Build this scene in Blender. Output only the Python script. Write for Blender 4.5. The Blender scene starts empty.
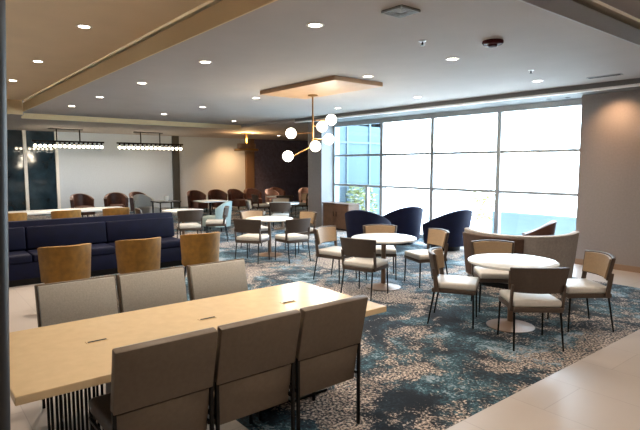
import bpy, bmesh, math, random
from mathutils import Vector, Matrix
random.seed(7)
PI = math.pi
sc = bpy.context.scene
C = sc.collection

# ------------------------------------------------------------------ camera, world, exposure
cd = bpy.data.cameras.new('camera'); cam = bpy.data.objects.new('camera', cd); C.objects.link(cam)
cd.sensor_width = 36.0; cd.lens = 515.0 / 640 * 36; cd.clip_end = 300
cam.location = (0, 0, 1.80)
cam.rotation_euler = (PI/2 - math.atan(49/515.0), 0, math.radians(50.9))
sc.camera = cam
SKY = 6.5
wd = bpy.data.worlds.new('sky'); sc.world = wd; wd.use_nodes = True
bg = wd.node_tree.nodes['Background']; bg.inputs[0].default_value = (0.70, 0.86, 1.0, 1); bg.inputs[1].default_value = SKY
sc.view_settings.view_transform = 'Standard'; sc.view_settings.look = 'None'
sc.view_settings.gamma = 1.0; sc.view_settings.use_curve_mapping = False
sc.view_settings.exposure = 1.7
DOWN_W = 56.0          # watts of one downlight
WARM = (1.0, 0.84, 0.67)
# sky portal in the window opening (guides the daylight, adds none)
pl = bpy.data.lights.new('window_portal', 'AREA'); pl.shape = 'RECTANGLE'; pl.size = 7.2; pl.size_y = 2.9
pl.cycles.is_portal = True
po = bpy.data.objects.new('window_portal', pl); C.objects.link(po)
po.location = (-8.06, 10.2, 1.47); po.rotation_euler = (-PI/2, 0, 0)

# ------------------------------------------------------------------ helpers
def lin(c):
    f = lambda v: v/12.92 if v <= 0.04045 else ((v+0.055)/1.055)**2.4
    return (f(c[0]/255), f(c[1]/255), f(c[2]/255), 1)

def mat(name, rgb, rough=0.6, metal=0.0, var=0.0, scale=8.0, bump=0.0, emit=None, estr=0.0, spec=0.5, sheen=0.0):
    m = bpy.data.materials.new(name); m.use_nodes = True
    nt = m.node_tree; b = nt.nodes['Principled BSDF']
    col = lin(rgb)
    b.inputs['Base Color'].default_value = col
    b.inputs['Roughness'].default_value = rough; b.inputs['Metallic'].default_value = metal
    b.inputs['Specular IOR Level'].default_value = spec
    if sheen: b.inputs['Sheen Weight'].default_value = sheen
    if emit:
        b.inputs['Emission Color'].default_value = (*emit, 1); b.inputs['Emission Strength'].default_value = estr
    if var or bump:
        tc = nt.nodes.new('ShaderNodeTexCoord'); n = nt.nodes.new('ShaderNodeTexNoise')
        n.inputs['Scale'].default_value = scale; n.inputs['Detail'].default_value = 5
        nt.links.new(tc.outputs['Object'], n.inputs['Vector'])
        if var:
            r = nt.nodes.new('ShaderNodeValToRGB')
            r.color_ramp.elements[0].position = 0.3; r.color_ramp.elements[1].position = 0.7
            r.color_ramp.elements[0].color = tuple(max(0, v*(1-var)) for v in col[:3]) + (1,)
            r.color_ramp.elements[1].color = tuple(min(1, v*(1+var)) for v in col[:3]) + (1,)
            nt.links.new(n.outputs['Fac'], r.inputs['Fac']); nt.links.new(r.outputs['Color'], b.inputs['Base Color'])
        if bump:
            bp = nt.nodes.new('ShaderNodeBump'); bp.inputs['Strength'].default_value = bump; bp.inputs['Distance'].default_value = 0.004
            nt.links.new(n.outputs['Fac'], bp.inputs['Height']); nt.links.new(bp.outputs['Normal'], b.inputs['Normal'])
    return m

def carpet_mat():
    m = bpy.data.materials.new('patterned_carpet'); m.use_nodes = True
    nt = m.node_tree; L = nt.links; b = nt.nodes['Principled BSDF']
    b.inputs['Roughness'].default_value = 0.9; b.inputs['Specular IOR Level'].default_value = 0.12
    b.inputs['Sheen Weight'].default_value = 0.08
    tc = nt.nodes.new('ShaderNodeTexCoord')
    def noise(scale, detail, rough, dist=0.0, sx=1.0, sy=1.0, off=0.0):
        mp = nt.nodes.new('ShaderNodeMapping'); mp.inputs['Scale'].default_value = (sx, sy, 1); mp.inputs['Location'].default_value = (off, off*.7, off*.3)
        n = nt.nodes.new('ShaderNodeTexNoise'); n.inputs['Scale'].default_value = scale; n.inputs['Detail'].default_value = detail
        n.inputs['Roughness'].default_value = rough; n.inputs['Distortion'].default_value = dist
        L.new(tc.outputs['Object'], mp.inputs['Vector']); L.new(mp.outputs['Vector'], n.inputs['Vector']); return n
    def ramp(src, stops, interp='LINEAR'):
        r = nt.nodes.new('ShaderNodeValToRGB'); r.color_ramp.interpolation = interp
        while len(r.color_ramp.elements) < len(stops): r.color_ramp.elements.new(0.5)
        for e, (p, c) in zip(r.color_ramp.elements, stops): e.position = p; e.color = c
        L.new(src, r.inputs['Fac']); return r
    def mix(f, a, bb):
        x = nt.nodes.new('ShaderNodeMix'); x.data_type = 'RGBA'; L.new(f, x.inputs[0]); L.new(a, x.inputs[6]); L.new(bb, x.inputs[7]); return x.outputs[2]
    nl = noise(0.85, 4, 0.6, 0.7, 1.0, 0.8)          # large drifts of dark and light
    nf = noise(38, 2, 0.7, 0, 1, 1, 5.0)               # tuft-sized speckle
    nm = noise(7, 3, 0.7, 0, 1, 1, 2.0)
    def madd(x, k, y):
        m_ = nt.nodes.new('ShaderNodeMath'); m_.operation = 'MULTIPLY_ADD'; L.new(x, m_.inputs[0]); m_.inputs[1].default_value = k; L.new(y, m_.inputs[2]); return m_.outputs[0]
    f1 = madd(nf.outputs['Fac'], 0.42, nl.outputs['Fac']); f2 = madd(nm.outputs['Fac'], 0.42, f1)
    mask = ramp(f2, [(0.92, (0, 0, 0, 1)), (0.965, (1, 1, 1, 1))])
    nd = noise(1.7, 4, 0.7, 0.4, 1, 1, 7.3); fd = madd(nf.outputs['Fac'], 0.5, nd.outputs['Fac'])
    dark = ramp(fd, [(0.62, lin((18, 26, 36))), (0.73, lin((34, 50, 62))), (0.81, lin((48, 86, 98))), (0.88, lin((140, 156, 168)))])
    ns = noise(44, 2, 0.7, 0, 1, 1, 9.7)
    light = ramp(ns.outputs['Fac'], [(0.41, lin((32, 42, 54))), (0.48, lin((112, 104, 100))), (0.55, lin((168, 153, 142))), (0.64, lin((214, 202, 190)))])
    c3 = mix(mask.outputs['Color'], dark.outputs['Color'], light.outputs['Color'])
    n3 = nf
    L.new(c3, b.inputs['Base Color'])
    bp = nt.nodes.new('ShaderNodeBump'); bp.inputs['Strength'].default_value = 0.4; bp.inputs['Distance'].default_value = 0.004
    L.new(n3.outputs['Fac'], bp.inputs['Height']); L.new(bp.outputs['Normal'], b.inputs['Normal'])
    return m

def tile_mat():
    m = bpy.data.materials.new('floor_tile'); m.use_nodes = True
    nt = m.node_tree; L = nt.links; b = nt.nodes['Principled BSDF']
    b.inputs['Roughness'].default_value = 0.32
    tc = nt.nodes.new('ShaderNodeTexCoord'); br = nt.nodes.new('ShaderNodeTexBrick')
    br.inputs['Scale'].default_value = 1.0; br.inputs['Brick Width'].default_value = 1.2; br.inputs['Row Height'].default_value = 0.6
    br.inputs['Mortar Size'].default_value = 0.003
    br.inputs['Color1'].default_value = lin((176, 167, 160)); br.inputs['Color2'].default_value = lin((183, 173, 166)); br.inputs['Mortar'].default_value = lin((160, 150, 143))
    n = nt.nodes.new('ShaderNodeTexNoise'); n.inputs['Scale'].default_value = 2.5; n.inputs['Detail'].default_value = 6
    mx = nt.nodes.new('ShaderNodeMix'); mx.data_type = 'RGBA'; mx.blend_type = 'MULTIPLY'; mx.inputs[0].default_value = 0.35
    r = nt.nodes.new('ShaderNodeValToRGB'); r.color_ramp.elements[0].color = (.7, .7, .7, 1); r.color_ramp.elements[1].color = (1, 1, 1, 1)
    L.new(tc.outputs['Object'], br.inputs['Vector']); L.new(tc.outputs['Object'], n.inputs['Vector'])
    L.new(n.outputs['Fac'], r.inputs['Fac']); L.new(br.outputs['Color'], mx.inputs[6]); L.new(r.outputs['Color'], mx.inputs[7])
    L.new(mx.outputs[2], b.inputs['Base Color'])
    return m

def pane_mat(name, tint=(1, 1, 1), gloss=0.07):
    m = bpy.data.materials.new(name); m.use_nodes = True
    nt = m.node_tree; nt.nodes.clear(); L = nt.links
    o = nt.nodes.new('ShaderNodeOutputMaterial'); t = nt.nodes.new('ShaderNodeBsdfTransparent'); g = nt.nodes.new('ShaderNodeBsdfGlossy')
    t.inputs[0].default_value = (*tint, 1); g.inputs['Roughness'].default_value = 0.02
    x = nt.nodes.new('ShaderNodeMixShader'); x.inputs[0].default_value = gloss
    L.new(t.outputs[0], x.inputs[1]); L.new(g.outputs[0], x.inputs[2]); L.new(x.outputs[0], o.inputs[0])
    return m

def bx(bm, c, s, rot=None, bevel=0.0, seg=2):
    mt = Matrix.Translation(c)
    if rot is not None: mt = mt @ rot.to_4x4()
    mt = mt @ Matrix.Diagonal((s[0], s[1], s[2], 1))
    g = bmesh.ops.create_cube(bm, size=1.0, matrix=mt)
    if bevel > 0:
        es = list({e for v in g['verts'] for e in v.link_edges})
        bmesh.ops.bevel(bm, geom=es, offset=bevel, segments=seg, affect='EDGES', profile=0.5)

def bb(bm, x0, x1, y0, y1, z0, z1, bevel=0.0):
    bx(bm, ((x0+x1)/2, (y0+y1)/2, (z0+z1)/2), (abs(x1-x0), abs(y1-y0), abs(z1-z0)), None, bevel)

def rod(bm, p, q, r, n=10, r2=None):
    p = Vector(p); q = Vector(q); d = q - p
    mt = Matrix.Translation((p+q)/2) @ d.to_track_quat('Z', 'Y').to_matrix().to_4x4()
    bmesh.ops.create_cone(bm, cap_ends=True, segments=n, radius1=r, radius2=r if r2 is None else r2, depth=d.length, matrix=mt)

def lathe(bm, prof, n=32, c=(0, 0, 0)):
    rings = []
    for r, z in prof:
        if r < 1e-6: rings.append([bm.verts.new((c[0], c[1], c[2]+z))])
        else: rings.append([bm.verts.new((c[0]+r*math.cos(2*PI*i/n), c[1]+r*math.sin(2*PI*i/n), c[2]+z)) for i in range(n)])
    for a, b in zip(rings, rings[1:]):
        for i in range(n):
            j = (i+1) % n
            if len(a) == 1 and len(b) == 1: continue
            if len(a) == 1: bm.faces.new((a[0], b[j], b[i]))
            elif len(b) == 1: bm.faces.new((a[i], a[j], b[0]))
            else: bm.faces.new((a[i], a[j], b[j], b[i]))
    bmesh.ops.recalc_face_normals(bm, faces=bm.faces)

def ball(bm, c, r, u=20, v=12):
    bmesh.ops.create_uvsphere(bm, u_segments=u, v_segments=v, radius=r, matrix=Matrix.Translation(c))

def shell(bm, R, a0, a1, zb, zt, th, n=20, lean=0.0, sx=1.0, sy=1.0, cx=0.0, cy=0.0, rows=5):
    """curved wall of thickness th; angle 0 = local -X (the back). zb, zt: number or function of u in -1..1"""
    fz = lambda f, u: f(u) if callable(f) else f
    grid = []
    for i in range(n+1):
        a = a0 + (a1-a0)*i/n; u = -1 + 2*i/n
        b_, t_ = fz(zb, u), fz(zt, u)
        col = []
        prof = []
        for k in range(rows+1):
            prof.append((0, b_ + (t_-b_)*k/rows * 0.985))
        prof.append((th*0.25, t_)); prof.append((th*0.75, t_))
        for k in range(rows, -1, -1):
            prof.append((th, b_ + (t_-b_)*k/rows * 0.985))
        for off, z in prof:
            r = R - off + lean*(z-b_)
            col.append(bm.verts.new((cx - sx*r*math.cos(a), cy + sy*r*math.sin(a), z)))
        grid.append(col)
    m = len(grid[0])
    for i in range(n):
        for k in range(m):
            k2 = (k+1) % m
            bm.faces.new((grid[i][k], grid[i+1][k], grid[i+1][k2], grid[i][k2]))
    bm.faces.new(list(reversed(grid[0]))); bm.faces.new(grid[-1])
    bmesh.ops.recalc_face_normals(bm, faces=bm.faces)

def NB(): return bmesh.new()

def obj(name, bm, m, parent=None, smooth=False, label=None):
    me = bpy.data.meshes.new(name); bm.to_mesh(me); bm.free()
    if smooth:
        for p in me.polygons: p.use_smooth = True
        try: me.set_sharp_from_angle(angle=math.radians(40))
        except Exception: pass
    o = bpy.data.objects.new(name, me); C.objects.link(o)
    if m: me.materials.append(m)
    if parent: o.parent = parent
    if label: o['label'] = label
    return o

def tag(o, label, cat, group=None):
    o['label'] = label; o['category'] = cat
    if group: o['group'] = group
    return o

def thing(name, label, cat, loc=(0, 0, 0), rz=0.0, group=None):
    o = bpy.data.objects.new(name, None); C.objects.link(o); o.empty_display_size = 0.1
    o.location = loc; o.rotation_euler = (0, 0, rz)
    return tag(o, label, cat, group)

def struct(name, bm, m, parent=None, smooth=False):
    o = obj(name, bm, m, parent, smooth)
    if parent is None: o['kind'] = 'structure'
    return o

def dup(root, label, loc, rz=0.0, group=None):
    r = root.copy(); C.objects.link(r); r.location = loc; r.rotation_euler = (0, 0, rz); r['label'] = label
    if group: r['group'] = group
    for ch in list(root.children):
        c = ch.copy(); C.objects.link(c); c.parent = r
        for g in list(ch.children):
            d = g.copy(); C.objects.link(d); d.parent = c
    return r

def place(proto, used, label, loc, rz=0.0, group=None):
    """first call moves the prototype itself, later calls copy it"""
    if not used:
        used.append(1); proto.location = loc; proto.rotation_euler = (0, 0, rz); proto['label'] = label
        if group: proto['group'] = group
        return proto
    return dup(proto, label, loc, rz, group)

# ------------------------------------------------------------------ materials
M = {}
M['ceil'] = mat('ceiling_paint', (172, 163, 157), 0.85, var=0.03, scale=2)
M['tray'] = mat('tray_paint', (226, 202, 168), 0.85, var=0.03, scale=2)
M['coveface'] = mat('cove_glow_paint', (222, 196, 152), 0.7)  # lamp glow on the lit ceiling step is put into this colour
M['greyface'] = mat('grey_bulkhead_paint', (182, 182, 182), 0.8)
M['trimwhite'] = mat('white_trim_paint', (238, 236, 232), 0.6)
M['wall'] = mat('taupe_wallcovering', (148, 140, 138), 0.75, var=0.05, scale=30, bump=0.1)
M['walllight'] = mat('pale_grey_wallcovering', (192, 202, 214), 0.7, var=0.04, scale=20)
M['navywall'] = mat('navy_wall_paint', (96, 92, 112), 0.6, var=0.25, scale=9)
M['darkcol'] = mat('charcoal_pilaster', (66, 66, 64), 0.6)
M['brownpil'] = mat('bronze_brown_panel', (112, 88, 66), 0.5)
M['base'] = mat('baseboard_paint', (150, 122, 100), 0.6)
M['carpet'] = carpet_mat(); M['tile'] = tile_mat()
M['frame'] = mat('window_aluminium', (176, 180, 182), 0.4, 0.3)
M['pane'] = pane_mat('clear_glass', (0.97, 0.99, 1.0), 0.05)
M['bluepane'] = pane_mat('blue_tinted_glass', (0.84, 0.93, 0.98), 0.06)
M['darkglass'] = mat('dark_room_glass', (36, 54, 66), 0.06, 0.0, var=0.5, scale=2.2, spec=0.8)
M['black'] = mat('black_metal', (16, 15, 15), 0.4, 0.6)
M['bronze'] = mat('brushed_bronze', (150, 112, 66), 0.35, 0.9)
M['tabletan'] = mat('taupe_powder_coat', (128, 104, 86), 0.4, 0.3)
M['diningback'] = mat('dark_brown_leatherette', (76, 63, 54), 0.5, var=0.08, scale=40)
M['top'] = mat('cream_laminate', (212, 188, 150), 0.24, var=0.04, scale=14)
M['topwhite'] = mat('white_table_top', (226, 228, 226), 0.25)
M['chairback'] = mat('brown_leatherette', (98, 85, 72), 0.5, var=0.08, scale=40, bump=0.15)
M['chairgrey'] = mat('grey_woven_fabric', (180, 178, 172), 0.85, var=0.10, scale=90, bump=0.3)
M['chairtan'] = mat('tan_leatherette', (160, 134, 104), 0.55, var=0.08, scale=40)
M['seatpale'] = mat('pale_seat_vinyl', (206, 202, 196), 0.45, var=0.04, scale=40)
M['mustard'] = mat('mustard_velvet', (134, 94, 28), 0.75, var=0.22, scale=14, sheen=0.1)
M['mustard2'] = mat('mustard_velvet_seat', (150, 98, 30), 0.75, var=0.2, scale=14)
M['navy'] = mat('navy_upholstery', (5, 9, 40), 0.7, spec=0.25, var=0.2, scale=10)
M['navydark'] = mat('dark_navy_vinyl', (4, 8, 36), 0.7, spec=0.2, var=0.25, scale=6)
M['leather'] = mat('brown_leather', (92, 56, 42), 0.45, var=0.25, scale=10)
M['leatherpink'] = mat('rosy_tan_leather', (196, 156, 138), 0.5, var=0.12, scale=10)
M['boothgrey'] = mat('booth_grey_brown_fabric', (178, 168, 160), 0.7, var=0.12, scale=30)
M['boothbrown'] = mat('booth_brown_cushion', (84, 60, 46), 0.6, var=0.15, scale=20)
M['globe'] = mat('opal_glass_lit', (255, 250, 235), 0.3, emit=(1.0, 0.93, 0.78), estr=3.2)
M['bulb'] = mat('bulb_lit', (255, 244, 214), 0.3, emit=(1.0, 0.86, 0.62), estr=10)
M['led'] = mat('downlight_lens_lit', (255, 250, 240), 0.3, emit=(1.0, 0.9, 0.76), estr=9)
M['ring'] = mat('downlight_trim', (232, 226, 216), 0.5)
M['woodpanel'] = mat('maple_ceiling_panel', (188, 150, 112), 0.5, var=0.06, scale=6)
M['grille'] = mat('grille_grey', (150, 152, 148), 0.5)
M['slot'] = mat('grille_dark_slot', (50, 54, 54), 0.7)
M['red'] = mat('dark_red_plastic', (60, 10, 14), 0.7, spec=0.2)
M['wood'] = mat('walnut_veneer', (110, 78, 56), 0.5, var=0.2, scale=9)
M['ceramic'] = mat('white_ceramic', (236, 236, 232), 0.25)
M['teal'] = mat('pale_teal_fabric', (160, 178, 176), 0.75, var=0.1, scale=40)
M['leaf'] = mat('yellow_green_leaf', (150, 148, 92), 0.6, var=0.2, scale=6)
M['facade'] = mat('pale_blue_facade_glass', (60, 74, 83), 0.6, var=0.08, scale=0.6)
M['facadeline'] = mat('facade_mullion', (76, 88, 96), 0.5)
M['paving'] = mat('pale_terrace_paving', (232, 232, 228), 0.7)
M['parapet'] = mat('pale_blue_parapet', (104, 122, 128), 0.6)
M['post'] = mat('dark_post_paint', (26, 24, 24), 0.5)

# ------------------------------------------------------------------ the setting
Zc = 3.17; Zt = 3.45
b = NB()
bb(b, -2.08, 3.0, -4.0, 9.6, -0.2, 0); bb(b, -21.6, -2.08, -4.0, 1.75, -0.2, 0); bb(b, -5.0, -2.08, 8.4, 9.6, -0.2, 0)
struct('floor', b, M['tile'])
b = NB()
bb(b, -21.6, -2.08, 1.75, 8.4, -0.2, 0); bb(b, -21.6, -5.0, 8.4, 10.2, -0.2, 0); bb(b, -21.6, -12.35, 10.2, 12.8, -0.2, 0); bb(b, -21.6, -16.35, 12.8, 17.0, -0.2, 0)
struct('floor_carpet', b, M['carpet'])

b = NB()   # main ceiling field
bb(b, -15.4, -2.4, 2.52, 9.05, Zc, Zc+0.18)
struct('ceiling', b, M['ceil'])
b = NB()   # raised trays over the long table and over the walkway
bb(b, -15.0, 3.0, -4.0, 2.5, Zt, Zt+0.12)
bb(b, -15.4, -2.4, 2.52, 9.05, Zt-0.02, Zt+0.12)
struct('ceiling_tray', b, M['tray'])
b = NB(); bb(b, -2.38, 3.0, 2.5, 9.6, Zt, Zt+0.12); struct('ceiling_walkway', b, M['ceil'])
b = NB(); bb(b, -15.0, -2.38, 2.5, 2.52, Zc, 3.38); struct('trim_1', b, M['coveface'])
b = NB(); bb(b, -2.4, -2.38, 2.5, 9.05, Zc, 3.34); struct('trim_2', b, M['greyface'])
b = NB(); bb(b, -21.6, -15.4, -4.0, 17.0, 3.09, 3.3); bb(b, -15.4, -15.0, -4.0, 2.52, 3.09, Zt+.1); bb(b, -15.4, -12.3, 9.05, 12.8, 3.09, 3.3)
struct('ceiling_lounge', b, M['ceil'])
b = NB(); bb(b, -15.4, -15.36, 2.52, 9.05, 3.03, 3.17); struct('trim_8', b, M['coveface'])  # added strip; its pale warm colour stands in for the lit cove line
b = NB(); bb(b, -15.0, -14.98, -4.0, 2.5, 3.09, Zt); struct('trim_3', b, M['coveface'])
b = NB(); bb(b, -12.3, 3.0, 9.05, 10.25, 3.06, 3.36); struct('ceiling_soffit', b, mat('soffit_grey_paint', (112, 112, 112), 0.8))
b = NB(); bb(b, -12.3, 3.0, 9.03, 9.05, 3.06, 3.085); bb(b, -12.3, 3.0, 9.05, 9.12, 3.05, 3.06); struct('trim_4', b, M['trimwhite'])

b = NB(); bb(b, -4.34, 3.0, 9.6, 10.25, 0, 3.06); struct('wall_right', b, M['wall'])
b = NB(); bb(b, -4.32, 3.0, 9.585, 9.6, 0, 0.1); struct('baseboard_right', b, M['base'])
b = NB(); bb(b, 3.0, 3.15, -4.0, 9.6, 0, Zt+.1); struct('wall_behind', b, M['wall'])
b = NB(); bb(b, -21.6, 3.0, -4.15, -4.0, 0, Zt+.1); struct('wall_left', b, M['walllight'])
# far wall, section by section
b = NB(); bb(b, -21.7, -21.5, 4.66, 12.85, 0, 3.09); struct('wall_far', b, M['walllight'])
b = NB(); bb(b, -21.7, -21.5, 13.29, 17.0, 0, 3.09); bb(b, -21.5, -16.3, 17.0, 17.15, 0, 3.09); struct('wall_navy', b, M['navywall'])
b = NB(); bb(b, -21.7, -21.36, 12.85, 13.29, 0, 3.09); struct('trim_5', b, M['brownpil'])
b = NB(); bb(b, -21.5, -21.38, 9.2, 9.48, 0, 3.09); struct('trim_6', b, M['darkcol'])
b = NB(); bb(b, -21.7, -21.5, -4.0, 4.58, 0, 3.09); struct('wall_glass', b, M['darkglass'], smooth=False)
b = NB(); bb(b, -21.5, -21.42, 3.52, 3.63, 0, 3.09); bb(b, -21.56, -21.42, 4.58, 4.68, 0, 3.09); bb(b, -21.5, -21.45, -4.0, 4.58, 0, 0.12); struct('trim_7', b, M['trimwhite'])
# column between the window wall and the lounge
b = NB(); bb(b, -12.3, -11.68, 9.55, 10.25, 0, 3.06); struct('wall_column', b, M['wall'])
b = NB(); bb(b, -12.42, -12.35, 10.25, 12.8, 0, 3.09); bb(b, -16.4, -12.42, 12.72, 12.8, 0, 3.09); bb(b, -16.4, -16.32, 12.8, 17.0, 0, 3.09); struct('wall_return', b, M['walllight'])
# blue glazed outside of the lounge wing, seen through the left window bay
b = NB(); bb(b, -12.35, -12.3, 10.25, 12.84, -0.3, 5.5); bb(b, -16.3, -12.3, 12.8, 12.84, -0.3, 5.5); w = struct('wall_wing', b, M['facade'])
for k in range(2):
    g = NB(); yy = 11.1+k*1.0; bb(g, -12.3, -12.26, yy-0.035, yy+0.035, -0.3, 5.5); obj('mullion', g, M['facadeline'], w)
for z_ in (1.15, 2.55):
    g = NB(); bb(g, -12.3, -12.265, 10.25, 12.84, z_-0.03, z_+0.03); obj('transom', g, M['facadeline'], w)
# window bays
XS = [-11.66, -9.71, -8.02, -6.23, -4.30]
for i in range(4):
    x0, x1 = XS[i], XS[i+1]
    w = NB()
    bb(w, x0-0.05 if i else x0, x0+0.05, 10.0, 10.1, 0, 2.94)
    if i == 3: bb(w, x1-0.04, x1, 10.0, 10.1, 0, 2.94)
    bb(w, x0, x1, 10.0, 10.1, 2.94, 3.06)
    bb(w, x0+.03, x1-.03, 10.01, 10.09, 2.07, 2.13); bb(w, x0+.03, x1-.03, 10.01, 10.09, 1.22, 1.28); bb(w, x0+.03, x1-.03, 10.0, 10.1, 0, 0.1)
    if i == 0: bb(w, -10.32, -10.24, 10.01, 10.09, 0.1, 1.225)
    f = struct('window_%d' % (i+1), w, M['frame'])
    p = NB(); bb(p, x0+.03, x1-.03, 10.045, 10.055, 0.1, 2.94)
    obj('pane', p, M['bluepane'] if i == 0 else M['pane'], f)
# dark slightly tilted post at the left edge of the view
b = NB()
p0 = Vector((-1.718, 0.162, 0.0)) + Vector((-0.0315, -0.0388, 0)); p1 = Vector((-1.998, 0.338, 3.45)) + Vector((-0.0315, -0.0388, 0))
mt = (p1-p0).to_track_quat('Z', 'Y').to_matrix()
rod(b, p0, p1, 0.05, 24)
dp = tag(obj('dark_post', b, M['post'], smooth=True), 'dark slender post cut off by the picture edge at the end of the long table', 'post')

# ------------------------------------------------------------------ ceiling fittings
def downlight(lab, x, y, z, group, power=1.0):
    t = thing('downlight', lab, 'ceiling light', (x, y, z), 0, group)
    r = NB(); lathe(r, [(0.062, -0.001), (0.062, -0.004), (0.085, -0.006), (0.092, -0.002), (0.092, 0.0)], 24); obj('trim_ring', r, M['ring'], t, True)
    l = NB(); lathe(l, [(0, -0.003), (0.06, -0.003), (0.06, -0.0005), (0, -0.0005)], 24); obj('lens', l, M['led'], t)
    if power:
        ld = bpy.data.lights.new('downlight_lamp', 'SPOT'); ld.energy = DOWN_W*power; ld.color = WARM; ld.spot_size = math.radians(125); ld.spot_blend = 0.9; ld.shadow_soft_size = 0.06
        lo = bpy.data.objects.new('downlight_lamp', ld); C.objects.link(lo); lo.parent = t; lo.location = (0, 0, -0.02)
R1 = 'downlights in the raised tray over the long table'; R2 = 'downlights in the row beside the raised tray'
R3 = 'downlights in the middle ceiling row'; R4 = 'downlights in the row nearest the windows'
for lab, x in (('round downlight in the raised brown tray, the largest and nearest of its row of three', -6.66), ('round downlight in the raised brown tray, the middle of its row of three', -9.3), ('round downlight in the raised brown tray, the smallest and farthest of its row of three', -11.65)):
    downlight(lab, x, 1.8, Zt, R1, 1.8)
downlight('round downlight at top centre of the photo, nearest of the row along the tray edge', -4.05, 3.23, Zc, R2)
downlight('round downlight second from the camera in the row along the lit tray edge', -6.37, 3.22, Zc, R2)
downlight('round downlight third from the camera in the row along the lit tray edge', -8.62, 3.2, Zc, R2)
downlight('round downlight fourth from the camera in the row along the lit tray edge', -10.88, 3.18, Zc, R2)
downlight('round downlight farthest from the camera in the row along the lit tray edge', -12.9, 3.15, Zc, R2)
downlight('round downlight in the middle row between the red strobe and the windows', -4.19, 5.6, Zc, R3)
downlight('round downlight just beyond the end of the maple ceiling panel', -5.80, 5.66, Zc, R3)
downlight('round downlight behind the far corner of the maple ceiling panel', -9.04, 5.68, Zc, R3)
downlight('small round downlight second from the far end of the middle ceiling row', -11.19, 5.57, Zc, R3)
downlight('small round downlight at the far end of the middle ceiling row', -13.33, 5.51, Zc, R3)
downlight('round downlight near the windows, below the small sprinkler cover', -4.38, 8.1, Zc, R4)
downlight('round downlight near the windows, second from the right wall', -6.88, 8.1, Zc, R4)
downlight('round downlight near the windows, just past the globe chandelier', -9.36, 8.15, Zc, R4)
downlight('small round downlight farthest along the row nearest the windows', -14.04, 8.02, Zc, R4)

t = thing('air_diffuser', 'square grey louvred air diffuser in the ceiling at top centre', 'air vent', (-3.2, 3.52, Zc))
g = NB()
for s_ in (0.25, 0.19, 0.13):
    h = s_/2
    for a in range(4):
        R_ = Matrix.Rotation(a*PI/2, 3, 'Z'); bx(g, R_ @ Vector((h-0.012, 0, -0.012)), (0.014, s_, 0.022), R_, 0.003) if a % 2 == 0 else bx(g, R_ @ Vector((h-0.012, 0, -0.012)), (0.014, s_-0.028, 0.022), R_, 0.003)
bx(g, (0, 0, -0.01), (0.05, 0.05, 0.016), None, 0.003)
obj('louvres', g, M['grille'], t)
g = NB(); bx(g, (0, 0, -0.002), (0.24, 0.24, 0.004)); obj('backing', g, M['slot'], t)
t = thing('fire_strobe', 'dark red round fire alarm strobe on the ceiling', 'fire alarm', (-3.32, 5.15, Zc))
g = NB(); lathe(g, [(0.11, 0), (0.115, -0.02), (0.10, -0.04), (0, -0.042)], 28); obj('base', g, M['red'], t, True)
g = NB(); lathe(g, [(0.05, -0.042), (0.045, -0.062), (0, -0.068)], 20); obj('strobe_lens', g, M['red'], t, True)
def sprinkler(lab, x, y):
    t = thing('sprinkler_head', lab, 'sprinkler', (x, y, Zc), 0, 'ceiling sprinklers')
    g = NB(); lathe(g, [(0.042, 0), (0.042, -0.006), (0.02, -0.012), (0, -0.012)], 20); obj('escutcheon', g, M['ceramic'], t, True)
    g = NB(); rod(g, (0, 0, -0.01), (0, 0, -0.045), 0.010, 10); lathe(g, [(0, -0.045), (0.022, -0.046), (0.022, -0.05), (0, -0.051)], 14); obj('deflector', g, M['black'], t)
sprinkler('small dark sprinkler head between the square diffuser and the red strobe', -3.81, 4.55)
sprinkler('small pale sprinkler cover near the windows, above a downlight', -3.95, 7.11)
t = thing('slot_vent', 'long dark slot vent in the ceiling near the right wall', 'air vent', (-3.5, 8.45, Zc))
g = NB(); bx(g, (0, 0, -0.004), (0.5, 0.10, 0.008), None, 0.002); obj('vent_frame', g, M['grille'], t)
g = NB(); bx(g, (0, -0.018, -0.009), (0.46, 0.016, 0.004)); bx(g, (0, 0.018, -0.009), (0.46, 0.016, 0.004)); obj('slots', g, M['slot'], t)
def soffit_light(lab, x, y, aim):
    t = thing('soffit_spotlight', lab, 'ceiling light', (x, y, 3.06), 0, 'small dark spotlights in the window soffit')
    g = NB(); lathe(g, [(0.05, 0), (0.05, -0.006), (0.035, -0.008), (0.03, -0.004), (0, -0.004)], 20); obj('trim_ring', g, M['slot'], t, True)
    if aim:
        ld = bpy.data.lights.new('soffit_lamp', 'SPOT'); ld.energy = aim; ld.color = (1.0, 0.60, 0.32); ld.spot_size = math.radians(100); ld.spot_blend = 1.0; ld.shadow_soft_size = 0.04
        lo = bpy.data.objects.new('soffit_lamp', ld); C.objects.link(lo); lo.parent = t; lo.location = (0, 0, -0.02); lo.rotation_euler = (math.radians(32), 0, 0)
soffit_light('small dark spotlight in the soffit washing the right wall', -3.70, 9.14, 20)
soffit_light('small dark spotlight in the soffit at the right end of the windows', -4.62, 9.65, 0)
soffit_light('small dark spotlight in the soffit, second from the right end of the windows', -4.95, 9.6, 0)

# unseen lamps added to brighten the walkway and, continuing the tray row, the table
for x_, y_ in ((0.4, 1.8), (0.4, 4.2), (-0.6, 6.8), (-4.3, 1.8), (-2.0, 1.8)):
    ld = bpy.data.lights.new('unseen_lamp', 'SPOT'); ld.energy = DOWN_W*1.0; ld.color = WARM; ld.spot_size = math.radians(140); ld.spot_blend = 0.9; ld.shadow_soft_size = 0.08
    lo = bpy.data.objects.new('unseen_lamp', ld); C.objects.link(lo); lo.location = (x_, y_, Zt-0.03)
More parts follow.
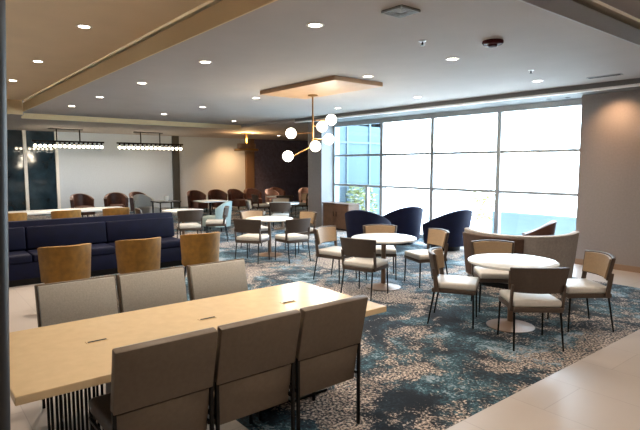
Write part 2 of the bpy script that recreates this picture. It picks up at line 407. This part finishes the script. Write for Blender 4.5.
# maple panel with globe chandelier
b = NB(); bb(b, -8.15, -6.05, 5.2, 6.25, 3.10, Zc, 0.008)
tag(obj('ceiling_panel', b, M['woodpanel']), 'warm maple panel hung flat under the ceiling above the globe chandelier', 'ceiling panel')
t = thing('globe_chandelier', 'bronze chandelier with six white glass globes on branching arms', 'chandelier', (-7.57, 5.98, 3.10))
g = NB(); lathe(g, [(0, 0), (0.09, 0), (0.09, -0.02), (0.02, -0.035), (0, -0.035)], 24); obj('canopy', g, M['bronze'], t, True)
g = NB(); rod(g, (0, 0, -0.03), (0, 0, -0.92), 0.016, 12); obj('stem', g, M['bronze'], t, True)
g = NB(); lathe(g, [(0, -0.86), (0.035, -0.88), (0.035, -0.96), (0, -0.98)], 16); obj('hub', g, M['bronze'], t, True)
# globe centres: side offset along the picture plane, own depth offset so the arms radiate
GL = [(0.0, -0.41, -0.69, 0.10), (0.0, 0.34, -0.46, -0.12), (0.0, 0.17, -0.56, 0.16), (0.0, 0.30, -0.80, 0.12), (0.0, 0.05, -0.94, -0.16), (0.0, -0.46, -1.12, -0.05)]
for dx, s_, z, dpt in GL:
    px, py = 0.63*s_ - 0.776*dpt, 0.776*s_ + 0.631*dpt
    g = NB(); rod(g, (0, 0, min(-0.4, z+0.0) if z > -0.9 else -0.92), (px*0.78, py*0.78, z), 0.010, 8); arm = obj('arm', g, M['bronze'], t, True)
    g = NB(); ball(g, (px, py, z), 0.098); obj('globe', g, M['globe'], t, True)
    ld = bpy.data.lights.new('globe_lamp', 'POINT'); ld.energy = 5; ld.color = (1, 0.86, 0.66); ld.shadow_soft_size = 0.1
    lo = bpy.data.objects.new('globe_lamp', ld); C.objects.link(lo); lo.parent = t; lo.location = (px, py, z-0.16)

# two linear fixtures far off
def linear(lab, y0, y1):
    t = thing('linear_chandelier', lab, 'chandelier', (-19.7, (y0+y1)/2, 3.09), 0, 'black bar chandeliers with rows of bulbs')
    h = (y1-y0)/2
    g = NB(); bx(g, (0, -0.1, -0.015), (0.16, 1.1, 0.03), None, 0.005); obj('canopy', g, M['black'], t)
    for s_ in (-0.4, 0.35):
        g = NB(); rod(g, (0, s_, -0.02), (0, s_, -0.42), 0.022, 8); obj('hanger', g, M['black'], t)
    g = NB(); bx(g, (0, 0, -0.44), (0.07, 2*h, 0.06), None, 0.008); obj('bar', g, M['black'], t)
    n = 15
    for i in range(n):
        y = -h + 0.1 + (2*h-0.2)*i/(n-1)
        g = NB(); rod(g, (0, y, -0.46), (0, y, -0.56), 0.035, 10); so = obj('socket', g, M['black'], t)
        g = NB(); ball(g, (0, y, -0.605), 0.05, 12, 8); obj('bulb', g, M['bulb'], t, True)
    ld = bpy.data.lights.new('bar_lamp', 'AREA'); ld.shape = 'RECTANGLE'; ld.size = 0.1; ld.size_y = 2*h; ld.energy = 15; ld.color = (1, 0.90, 0.78)
    lo = bpy.data.objects.new('bar_lamp', ld); C.objects.link(lo); lo.parent = t; lo.location = (0, 0, -0.72)
linear('black bar chandelier with a row of lit bulbs in front of the dark glass', 3.5, 5.85)
linear('black bar chandelier with a row of lit bulbs in front of the pale grey wall', 6.3, 8.9)

t = thing('bronze_pendant', 'bronze drum pendant lamp in front of the navy wall', 'pendant lamp', (-17.7, 10.65, 3.09))
g = NB(); bx(g, (0, 0, -0.012), (0.3, 0.3, 0.024), None, 0.005); obj('canopy', g, M['bronze'], t)
g = NB(); rod(g, (0, 0, -0.02), (0, 0, -0.62), 0.035, 10); obj('stem', g, M['bronze'], t)
g = NB(); lathe(g, [(0, -0.42), (0.36, -0.42), (0.36, -0.60), (0.34, -0.60), (0.34, -0.44), (0, -0.44)], 32); obj('shade', g, M['brownpil'], t, True)
g = NB(); lathe(g, [(0, -0.62), (0.47, -0.62), (0.48, -0.66), (0.47, -0.70), (0, -0.70)], 32); obj('lower_disc', g, M['bronze'], t, True)
ld = bpy.data.lights.new('pendant_lamp', 'POINT'); ld.energy = 40; ld.color = (1, 0.62, 0.28); ld.shadow_soft_size = 0.15
lo = bpy.data.objects.new('pendant_lamp', ld); C.objects.link(lo); lo.parent = t; lo.location = (0.1, 0, -0.28)
downlight('added small round lamp in the lounge ceiling between the bronze pendant and the navy wall', -18.3, 12.6, 3.09, 'added lounge lamps', 1.6)  # added where no fixture shows, to brighten the dark navy wall
t = thing('wall_washer', 'small ceiling spotlight washing the far wall orange beside the bronze pendant', 'ceiling light', (-20.2, 11.9, 3.09))
g = NB(); lathe(g, [(0.06, 0), (0.06, -0.006), (0.04, -0.008), (0, -0.004)], 20); obj('trim_ring', g, M['ring'], t, True)
ld = bpy.data.lights.new('washer_lamp', 'SPOT'); ld.energy = 130; ld.color = (1, 0.55, 0.24); ld.spot_size = math.radians(110); ld.spot_blend = 1.0; ld.shadow_soft_size = 0.05
lo = bpy.data.objects.new('washer_lamp', ld); C.objects.link(lo); lo.parent = t; lo.location = (0, 0, -0.03); lo.rotation_euler = (0, math.radians(-24)*-1, 0)

# ------------------------------------------------------------------ communal table
t = thing('communal_table', 'long cream laminate table in the foreground with chairs along both sides', 'table', (-3.14, 1.55, 0))
g = NB(); bx(g, (0, 0, 0.738), (1.07, 2.42, 0.045), None, 0.006); obj('tabletop', g, M['top'], t)
for s_ in (-1, 1):
    for k in range(7):
        for xx in (-0.05, 0.05):
            g = NB(); yy = s_*(0.70 + 0.045*k); rod(g, (xx, yy, 0.02), (xx, yy, 0.715), 0.008, 8); obj('base_rod', g, M['black'], t)
    g = NB(); bx(g, (0, s_*0.835, 0.01), (0.16, 0.36, 0.02), None, 0.004); obj('foot_plate', g, M['black'], t)
    g = NB(); bx(g, (0, s_*0.50, 0.36), (0.12, 0.30, 0.71), None, 0.008); obj('pedestal_panel', g, M['black'], t)
og = 'power outlets along the long table'
pp = []
for lab, y in (('small power outlet in the long table top, at its near left end', 0.85), ('small power outlet at the middle of the long table top', 1.57), ('small power outlet in the long table top, at its far end', 2.25)):
    t = thing('power_outlet', lab, 'outlet', (-3.16, y, 0.7605), 0, og)
    g = NB(); bx(g, (0, 0, 0.002), (0.05, 0.12, 0.004), None, 0.001); obj('cover_plate', g, M['top'], t)
    g = NB(); bx(g, (0.012, 0, 0.006), (0.012, 0.105, 0.004), None, 0.001); obj('slot', g, M['slot'], t)

# ------------------------------------------------------------------ communal chairs (front is local +X)
def make_communal(front, w):
    t = thing('upholstered_chair', '', 'chair')
    R_ = Matrix.Rotation(math.radians(-12), 3, 'Y'); h = w/2
    g = NB(); bx(g, (0.02, 0, 0.435), (0.48, w-0.05, 0.09), None, 0.025, 3); obj('seat', g, M['chairback'], t, True)
    g = NB(); bx(g, (-0.285, 0, 0.757), (0.055, w-0.005, 0.345), R_, 0.008, 2); br = obj('backrest', g, M['chairback'], t, True)
    g = NB(); bx(g, (-0.250, 0, 0.762), (0.03, w-0.03, 0.325), R_, 0.008, 2); obj('back_cushion', g, M[front], br, True)
    g = NB(); bx(g, (-0.222, 0, 0.450), (0.05, w-0.04, 0.262), Matrix.Rotation(math.radians(-9), 3, 'Y'), 0.008, 2); obj('lower_back', g, M['chairback'], t, True)
    g = NB(); rod(g, (-0.262, -h+0.01, 0.590), (-0.262, h-0.01, 0.590), 0.012, 8); obj('back_rail', g, M['black'], t, True)
    for s_ in (-1, 1):
        g = NB(); bx(g, (-0.262, s_*(h-0.011), 0.30), (0.02, 0.02, 0.60), None, 0.003); obj('leg', g, M['black'], t)
        g = NB(); bx(g, (0.215, s_*(h-0.03), 0.20), (0.02, 0.02, 0.40), None, 0.003); obj('leg', g, M['black'], t)
        g = NB(); bx(g, (-0.02, s_*(h-0.02), 0.375), (0.47, 0.016, 0.022), None, 0.003); obj('side_rail', g, M['black'], t)
    return t
proto = make_communal('chairgrey', 0.545); used = []
gp = 'brown-backed chairs on the near side of the long table'
for lab, y in (('brown-backed chair in front of the long table, the first one, nearest the dark post', 1.005), ('brown-backed chair in front of the long table, middle of the near row', 1.565), ('brown-backed chair in front of the long table, last of its row beside open carpet', 2.13)):
    place(proto, used, lab, (-2.78, y, 0), PI, gp)
proto = make_communal('chairgrey', 0.575); used = []
gp = 'grey chairs on the far side of the long table'
for lab, y in (('grey fabric chair behind the long table, first of the far row at the left', 1.005), ('grey fabric chair behind the long table, middle of the far row', 1.59), ('grey fabric chair behind the long table, last of the far row near the table end', 2.20)):
    place(proto, used, lab, (-3.90, y, 0), 0, gp)

# ------------------------------------------------------------------ mustard tub chairs
def make_mustard():
    t = thing('mustard_chair', '', 'chair')
    g = NB(); lathe(g, [(0, 0.36), (0.235, 0.36), (0.25, 0.39), (0.25, 0.44), (0.225, 0.47), (0, 0.475)], 28); obj('seat', g, M['mustard2'], t, True)
    g = NB(); shell(g, 0.285, -1.45, 1.45, lambda u: 0.40, lambda u: 0.85-0.03*abs(u)**3, 0.05, 24, 0.06); obj('backrest', g, M['mustard'], t, True)
    for a in (0.8, 2.35, 3.95, 5.5):
        g = NB(); rod(g, (0.20*math.cos(a), 0.20*math.sin(a), 0.37), (0.25*math.cos(a), 0.25*math.sin(a), 0.0), 0.016, 8, 0.010); obj('leg', g, M['black'], t, True)
    return t
proto = make_mustard(); used = []
gp = 'mustard chairs facing the navy banquette'
for lab, y in (('mustard tub chair facing the navy banquette, leftmost of three behind the grey chairs', 1.53), ('mustard tub chair facing the navy banquette, middle of three behind the grey chairs', 2.44), ('mustard tub chair at the open end of the navy banquette, rightmost of three', 3.34)):
    place(proto, used, lab, (-6.93, y, 0), PI, gp)
gp = 'mustard chairs beyond the navy banquette'
for lab, y in (('mustard chair top showing over the banquette at the left picture edge', 1.72), ('mustard chair top showing over the banquette in front of the dark glass', 2.78), ('mustard chair top showing over the banquette below the brown armchairs', 3.85)):
    place(proto, used, lab, (-12.3, y, 0), PI, gp)

# ------------------------------------------------------------------ navy banquette
t = thing('navy_banquette', 'long navy blue banquette with a panelled back behind the mustard chairs', 'sofa', (-9.05, 2.1, 0))
L_ = 3.7
g = NB(); bx(g, (0.0, 0, 0.05), (0.56, L_-0.06, 0.10)); obj('plinth', g, M['black'], t)
g = NB(); bx(g, (0.0, 0, 0.22), (0.64, L_, 0.24), None, 0.012); obj('base', g, M['navydark'], t, True)
for k in range(3):
    y = -L_/2 + L_/6 + k*L_/3
    g = NB(); bx(g, (0.05, y, 0.405), (0.56, L_/3-0.012, 0.125), None, 0.03, 3); obj('seat_cushion', g, M['navydark'], t, True)
    g = NB(); bx(g, (-0.20, y, 0.66), (0.10, L_/3-0.012, 0.36), Matrix.Rotation(math.radians(-6), 3, 'Y'), 0.025, 3); obj('back_cushion', g, M['navydark'], t, True)
g = NB(); bx(g, (-0.29, 0, 0.62), (0.09, L_, 0.62), None, 0.015); obj('backrest', g, M['navy'], t, True)

# ------------------------------------------------------------------ round tables and dining chairs
def make_round(top, r):
    t = thing('round_table', '', 'table')
    g = NB(); lathe(g, [(0, 0.72), (r-0.01, 0.72), (r, 0.728), (r, 0.745), (r-0.008, 0.75), (0, 0.75)], 48); obj('tabletop', g, M[top], t, True)
    g = NB(); rod(g, (0, 0, 0.02), (0, 0, 0.72), 0.035, 18); lathe(g, [(0, 0.715), (0.14, 0.715), (0.14, 0.70), (0.03, 0.68)], 24); obj('column', g, M['tabletan'], t, True)
    g = NB(); lathe(g, [(0, 0), (0.255, 0), (0.26, 0.008), (0.20, 0.02), (0.06, 0.045), (0.035, 0.06), (0, 0.06)], 36); obj('base', g, M['tabletan'], t, True)
    return t
pr_ = make_round('topwhite', 0.48); used_t = []
def make_dining():
    t = thing('dining_chair', '', 'chair')
    g = NB(); bx(g, (0.02, 0, 0.455), (0.47, 0.47, 0.075), None, 0.026, 3); obj('seat', g, M['seatpale'], t, True)
    g = NB(); bx(g, (0.01, 0, 0.398), (0.48, 0.48, 0.05), None, 0.010); obj('seat_frame', g, M['diningback'], t, True)
    g = NB(); shell(g, 0.46, -0.60, 0.60, 0.57, lambda u: 0.83-0.012*u*u, 0.035, 14, 0.20, cx=0.20); br = obj('backrest', g, M['diningback'], t, True)
    g = NB(); shell(g, 0.424, -0.56, 0.56, 0.585, lambda u: 0.815-0.012*u*u, 0.018, 14, 0.20, cx=0.20); obj('back_cushion', g, M['chairtan'], br, True)
    for s_ in (-1, 1):
        g = NB(); bx(g, (-0.185, s_*0.252, 0.515), (0.05, 0.022, 0.27), Matrix.Rotation(math.radians(-8), 3, 'Y'), 0.006); obj('back_post', g, M['diningback'], t)
        g = NB(); rod(g, (-0.20, s_*0.225, 0.385), (-0.265, s_*0.24, 0.0), 0.012, 8, 0.009); obj('leg', g, M['black'], t, True)
        g = NB(); rod(g, (0.225, s_*0.225, 0.385), (0.235, s_*0.235, 0.0), 0.012, 8, 0.009); obj('leg', g, M['black'], t, True)
    return t
pc = make_dining(); used_c = []
def dchair(lab, x, y, tx, ty, group):
    place(pc, used_c, lab, (x, y, 0), math.atan2(ty-y, tx-x), group)
T1 = (-3.05, 5.25); T2 = (-5.27, 5.50)
place(pr_, used_t, 'white round table with four brown chairs in front of the curved booth', (*T1, 0), 0, 'white round dining tables')
ga = 'chairs around the round table before the curved booth'
dchair('brown chair with its back to the camera, nearest at the round table before the booth', -2.64, 4.90, *T1, ga)
dchair('brown chair seen from the side, left of the round table before the booth', -3.58, 4.93, -2.9, 5.32, ga)
dchair('chair facing the camera between the round table and the curved booth', -3.60, 5.80, *T1, ga)
dchair('brown chair right of the round table, in front of the taupe wall', -2.58, 5.87, *T1, ga)
place(pr_, used_t, 'white round table in front of the dark blue lounge chairs', (*T2, 0), 0, 'white round dining tables')
gb = 'chairs around the round table before the navy lounge chairs'
dchair('brown chair with its back to the camera, in front of the second round table', -5.12, 4.98, *T2, gb)
dchair('pale chair seen from the side, left of the second round table', -6.12, 5.30, *T2, gb)
dchair('chair behind the second round table, only its tan back top showing', -5.80, 5.98, *T2, gb)
dchair('tan-backed chair with a white seat, right of the second round table', -5.02, 6.17, *T2, gb)
T3 = (-8.7, 5.75); T4 = (-11.6, 5.2)
place(pr_, used_t, 'round table below the globe chandelier ringed by grey and tan chairs', (*T3, 0), 0, 'white round dining tables')
gc = 'chairs around the table below the globe chandelier'
dchair('chair on the walkway side of the table below the globe chandelier', -8.30, 5.10, *T3, gc)
dchair('chair right of the table below the globe chandelier, grey-green back', -7.88, 5.72, *T3, gc)
dchair('peach-backed chair behind the table below the globe chandelier', -9.48, 5.90, *T3, gc)
dchair('chair at the window side of the table below the globe chandelier', -8.72, 6.55, *T3, gc)
place(pr_, used_t, 'small far round table beyond the end of the navy banquette', (*T4, 0), 0, 'white round dining tables')
gd = 'chairs around the far round table past the banquette'
dchair('chair on the near side of the far round table past the banquette', -10.85, 5.0, *T4, gd)
dchair('chair on the left side of the far round table past the banquette', -11.8, 4.45, *T4, gd)
dchair('chair on the right side of the far round table past the banquette', -11.2, 5.88, *T4, gd)

T5 = (-12.1, 8.45); T6 = (-14.9, 10.3)
place(pr_, used_t, 'small round table behind the globe chandelier table, towards the window column', (*T5, 0), 0, 'white round dining tables')
ge = 'chairs around the small table towards the window column'
dchair('brown-backed chair on the near side of the small table towards the window column', -11.55, 8.0, *T5, ge)
dchair('chair on the left side of the small table towards the window column', -12.55, 7.85, *T5, ge)
dchair('tan-backed chair behind the small table towards the window column', -12.75, 8.85, *T5, ge)
place(pr_, used_t, 'small round table in front of the brown armchairs below the bronze pendant', (*T6, 0), 0, 'white round dining tables')
gf = 'chairs around the small table below the bronze pendant'
dchair('brown-backed chair on the near side of the small table below the bronze pendant', -14.25, 10.0, *T6, gf)
dchair('chair on the left side of the small table below the bronze pendant', -15.05, 9.6, *T6, gf)
dchair('chair on the right side of the small table below the bronze pendant', -14.7, 11.0, *T6, gf)

# ------------------------------------------------------------------ navy lounge chairs at the window
def make_lounge(w, top, mt, mseat, name='lounge_chair'):
    t = thing(name, '', 'armchair')
    R_ = 0.5*w
    prof = lambda u: 0.54 + (top-0.54)*(0.5+0.5*math.cos(PI*min(1, abs(u)*1.02)))**0.75
    g = NB(); shell(g, R_*0.90, -2.25, 2.25, 0.12, prof, 0.10, 36, 0.12, 1.1, 0.95); obj('back_shell', g, M[mt], t, True)
    g = NB(); lathe(g, [(0, 0.20), (R_*0.72, 0.20), (R_*0.76, 0.26), (R_*0.76, 0.38), (R_*0.68, 0.43), (0, 0.44)], 32); obj('seat_cushion', g, M[mseat], t, True)
    g = NB(); lathe(g, [(0, 0), (R_*0.62, 0), (R_*0.66, 0.14), (0, 0.20)], 28); obj('base', g, M['black'], t, True)
    return t
gn = 'dark navy lounge chairs along the windows'
rz = math.atan2(-0.78, -0.63)
a = make_lounge(1.0, 0.90, 'navy', 'navy'); a.location = (-8.12, 9.02, 0); a.rotation_euler = (0, 0, rz-1.2); a['label'] = 'dark navy lounge chair with the tallest back, middle of three by the windows'; a['group'] = gn
dup(a, 'dark navy lounge chair by the windows, nearest the outdoor shrub', (-6.90, 9.12, 0), rz-1.05, gn)
dup(a, 'dark navy lounge chair behind the second round table, nearest the blue window bay', (-7.92, 7.78, 0), rz+PI+1.1, gn)

# curved booth
t = thing('curved_booth', 'curved grey-brown booth sofa with its back to the round table', 'sofa', (-4.32, 7.58, 0))
g = NB(); shell(g, 0.80, -1.25, 1.25, 0.08, lambda u: 0.80+0.03*u*u, 0.10, 40, 0.10); obj('backrest', g, M['boothgrey'], t, True)
g = NB(); shell(g, 0.835, 0.0, 1.25, 0.12, 0.765, 0.05, 20, 0.10); obj('back_panel', g, M['boothbrown'], t, True, 'dark brown panel on the left half of the back')
g = NB(); shell(g, 0.75, -1.15, 1.15, 0.10, 0.45, 0.42, 36, 0.0); obj('seat', g, M['boothbrown'], t, True)
g = NB(); shell(g, 0.82, -1.2, 1.2, 0.0, 0.08, 0.36, 30, 0.0); obj('plinth', g, M['black'], t, True)
t.rotation_euler = (0, 0, math.atan2(0.95, -0.66))

c = make_lounge(0.62, 0.82, 'leather', 'leather', 'tub_chair'); c.location = (-4.82, 8.95, 0); c.rotation_euler = (0, 0, math.radians(200))
c['label'] = 'low brown tub chair between the curved booth and the window end'

# low wooden cabinet in the blue window corner
t = thing('low_cabinet', 'low brown wooden cabinet under the blue window bay', 'cabinet', (-11.0, 9.70, 0))
g = NB(); bx(g, (0, 0, 0.38), (1.1, 0.40, 0.68), None, 0.008); obj('body', g, M['wood'], t)
g = NB(); bx(g, (0, 0, 0.735), (1.14, 0.44, 0.03), None, 0.006); obj('cabinet_top', g, M['wood'], t)
for s_ in (-1, 1):
    g = NB(); bx(g, (s_*0.27, -0.207, 0.39), (0.51, 0.018, 0.62), None, 0.004); d = obj('door', g, M['wood'], t)
    g = NB(); bx(g, (s_*0.06, -0.225, 0.45), (0.012, 0.018, 0.14), None, 0.003); obj('handle', g, M['black'], d)
g = NB(); bx(g, (0, 0.02, 0.02), (1.0, 0.34, 0.04)); obj('plinth', g, M['black'], t)

# ------------------------------------------------------------------ far lounge
b = NB()
t = thing('long_table', 'long pale counter-height table behind the distant mustard chairs', 'table', (-13.15, 2.75, 0))
g = NB(); bx(g, (0, 0, 0.75), (0.7, 3.1, 0.05), None, 0.008); obj('tabletop', g, M['topwhite'], t)
for s_ in (-1, 1):
    g = NB(); bx(g, (0, s_*1.2, 0.363), (0.45, 0.08, 0.726), None, 0.01); obj('leg', g, M['black'], t)

def make_club(m):
    t = thing('club_chair', '', 'armchair')
    g = NB(); bx(g, (0.03, 0, 0.27), (0.62, 0.46, 0.30), None, 0.05, 3); obj('seat', g, M[m], t, True)
    g = NB(); shell(g, 0.42, -1.25, 1.25, 0.14, lambda u: 0.84-0.20*abs(u)**2.2, 0.11, 24, 0.08, 0.95, 0.98); obj('backrest', g, M[m], t, True)
    for x_, y_ in ((0.25, 0.2), (0.25, -0.2), (-0.22, 0.2), (-0.22, -0.2)):
        g = NB(); rod(g, (x_, y_, 0.14), (x_, y_, 0), 0.022, 8, 0.014); obj('leg', g, M['black'], t, True)
    return t
pcb = make_club('leather'); ub = []
gl = 'brown leather armchairs along the far pale wall'
for lab, x, y, rz in (('brown leather armchair below the first bar chandelier, beside the dark glass', -19.0, 4.9, 0.2), ('brown leather armchair between the two bar chandeliers', -19.0, 6.0, -0.2), ('brown leather armchair below the second bar chandelier', -19.1, 6.95, 0.3)):
    place(pcb, ub, lab, (x, y, 0), rz, gl)
gl2 = 'brown leather armchairs under the orange wash of the far wall'
for lab, x, y, rz in (('brown leather armchair just right of the charcoal pilaster', -18.9, 9.15, 0.1), ('brown leather armchair second from the charcoal pilaster', -18.9, 10.05, -0.1), ('brown leather armchair under the bronze pendant', -18.9, 10.95, 0.15), ('brown leather armchair at the bronze pilaster', -19.1, 11.85, -0.1), ('dark brown leather armchair between the two rosy chairs at the navy wall', -19.2, 13.25, 0.0)):
    place(pcb, ub, lab, (x, y, 0), rz, gl2)
pk = make_club('leatherpink'); uk = []
gl3 = 'rosy tan armchairs in front of the navy wall'
for lab, x, y, rz in (('rosy tan armchair at the left end of the navy wall', -17.9, 12.15, 0.3), ('rosy tan armchair at the column end of the navy wall', -17.9, 13.9, -0.2)):
    place(pk, uk, lab, (x, y, 0), rz, gl3)
pg = make_club('chairgrey'); pg.location = (-17.2, 6.45, 0); pg.rotation_euler = (0, 0, 0.4); pg['label'] = 'grey armchair in front of the brown armchairs under the second bar chandelier'
pt_ = make_club('teal'); pt_.location = (-12.9, 6.75, 0); pt_.rotation_euler = (0, 0, -2.4); pt_['label'] = 'pale teal armchair beyond the far round table'

t = thing('side_table', 'dark square side table with a white cup in front of the pale wall', 'table', (-15.4, 6.35, 0))
g = NB(); bx(g, (0, 0, 0.70), (0.7, 0.7, 0.035), None, 0.006); obj('tabletop', g, M['black'], t)
for x_ in (-0.3, 0.3):
    for y_ in (-0.3, 0.3):
        g = NB(); bx(g, (x_, y_, 0.341), (0.03, 0.03, 0.682)); obj('leg', g, M['black'], t)
g = NB(); lathe(g, [(0, 0), (0.05, 0), (0.07, 0.05), (0.075, 0.16), (0.068, 0.16), (0.06, 0.03), (0, 0.02)], 20)
o = tag(obj('white_cup', g, M['ceramic'], None, True), 'white tall cup standing on the dark square side table', 'cup'); o.location = (-15.35, 6.35, 0.7180)
t = thing('cafe_table', 'square white cafe table between the pilaster and the banquette end', 'table', (-13.3, 5.9, 0))
t.location = (-14.2, 7.25, 0)
g = NB(); bx(g, (0, 0, 0.74), (0.75, 0.75, 0.03), None, 0.006); obj('tabletop', g, M['topwhite'], t)
g = NB(); rod(g, (0, 0, 0.02), (0, 0, 0.726), 0.035, 12); obj('column', g, M['black'], t, True)
g = NB(); bx(g, (0, 0, 0.012), (0.42, 0.42, 0.024), None, 0.005); obj('base', g, M['black'], t)

# ------------------------------------------------------------------ outdoors
b = NB(); bb(b, -60, 40, 10.25, 80, -0.35, -0.15); struct('ground_terrace', b, M['paving'])
b = NB(); bb(b, -7.6, 6, 12.0, 12.2, -0.15, 0.62); tag(obj('terrace_parapet', b, M['parapet']), 'pale blue low terrace parapet outside the right windows', 'parapet')
def shrub(lab, x, y, h, r, n, seed):
    rr = random.Random(seed)
    t = thing('shrub', lab, 'shrub', (x, y, -0.15), 0, 'shrubs outside the windows')
    g = NB()
    for k in range(5):
        a = rr.random()*6.28; rod(g, (0.03*math.cos(a), 0.03*math.sin(a), 0), (r*0.5*math.cos(a), r*0.5*math.sin(a), h*(0.55+0.3*rr.random())), 0.014, 6, 0.006)
    obj('stem', g, M['wood'], t)
    g = NB()
    for k in range(n):
        a = rr.random()*6.28; q = r*math.sqrt(rr.random()); z = h*(0.25+0.75*rr.random()); q *= (1.15-0.6*abs(z/h-0.55))
        p = Vector((q*math.cos(a), q*math.sin(a), z)); s_ = 0.05+0.05*rr.random()
        R_ = Matrix.Rotation(rr.random()*6.28, 3, 'Z') @ Matrix.Rotation(rr.uniform(-1.2, 1.2), 3, 'X')
        vs = [g.verts.new(p + R_ @ Vector(v)) for v in ((-s_, 0, 0), (0, -s_*0.45, 0.01), (s_, 0, 0), (0, s_*0.45, 0.01))]
        g.faces.new(vs)
    obj('foliage', g, M['leaf'], t)
shrub('sparse yellow-green shrub outside the middle window behind the navy chairs', -8.35, 12.8, 1.3, 0.5, 420, 3)
shrub('leafy yellow-green shrub outside the blue window bay', -11.72, 11.2, 1.35, 0.45, 500, 5)
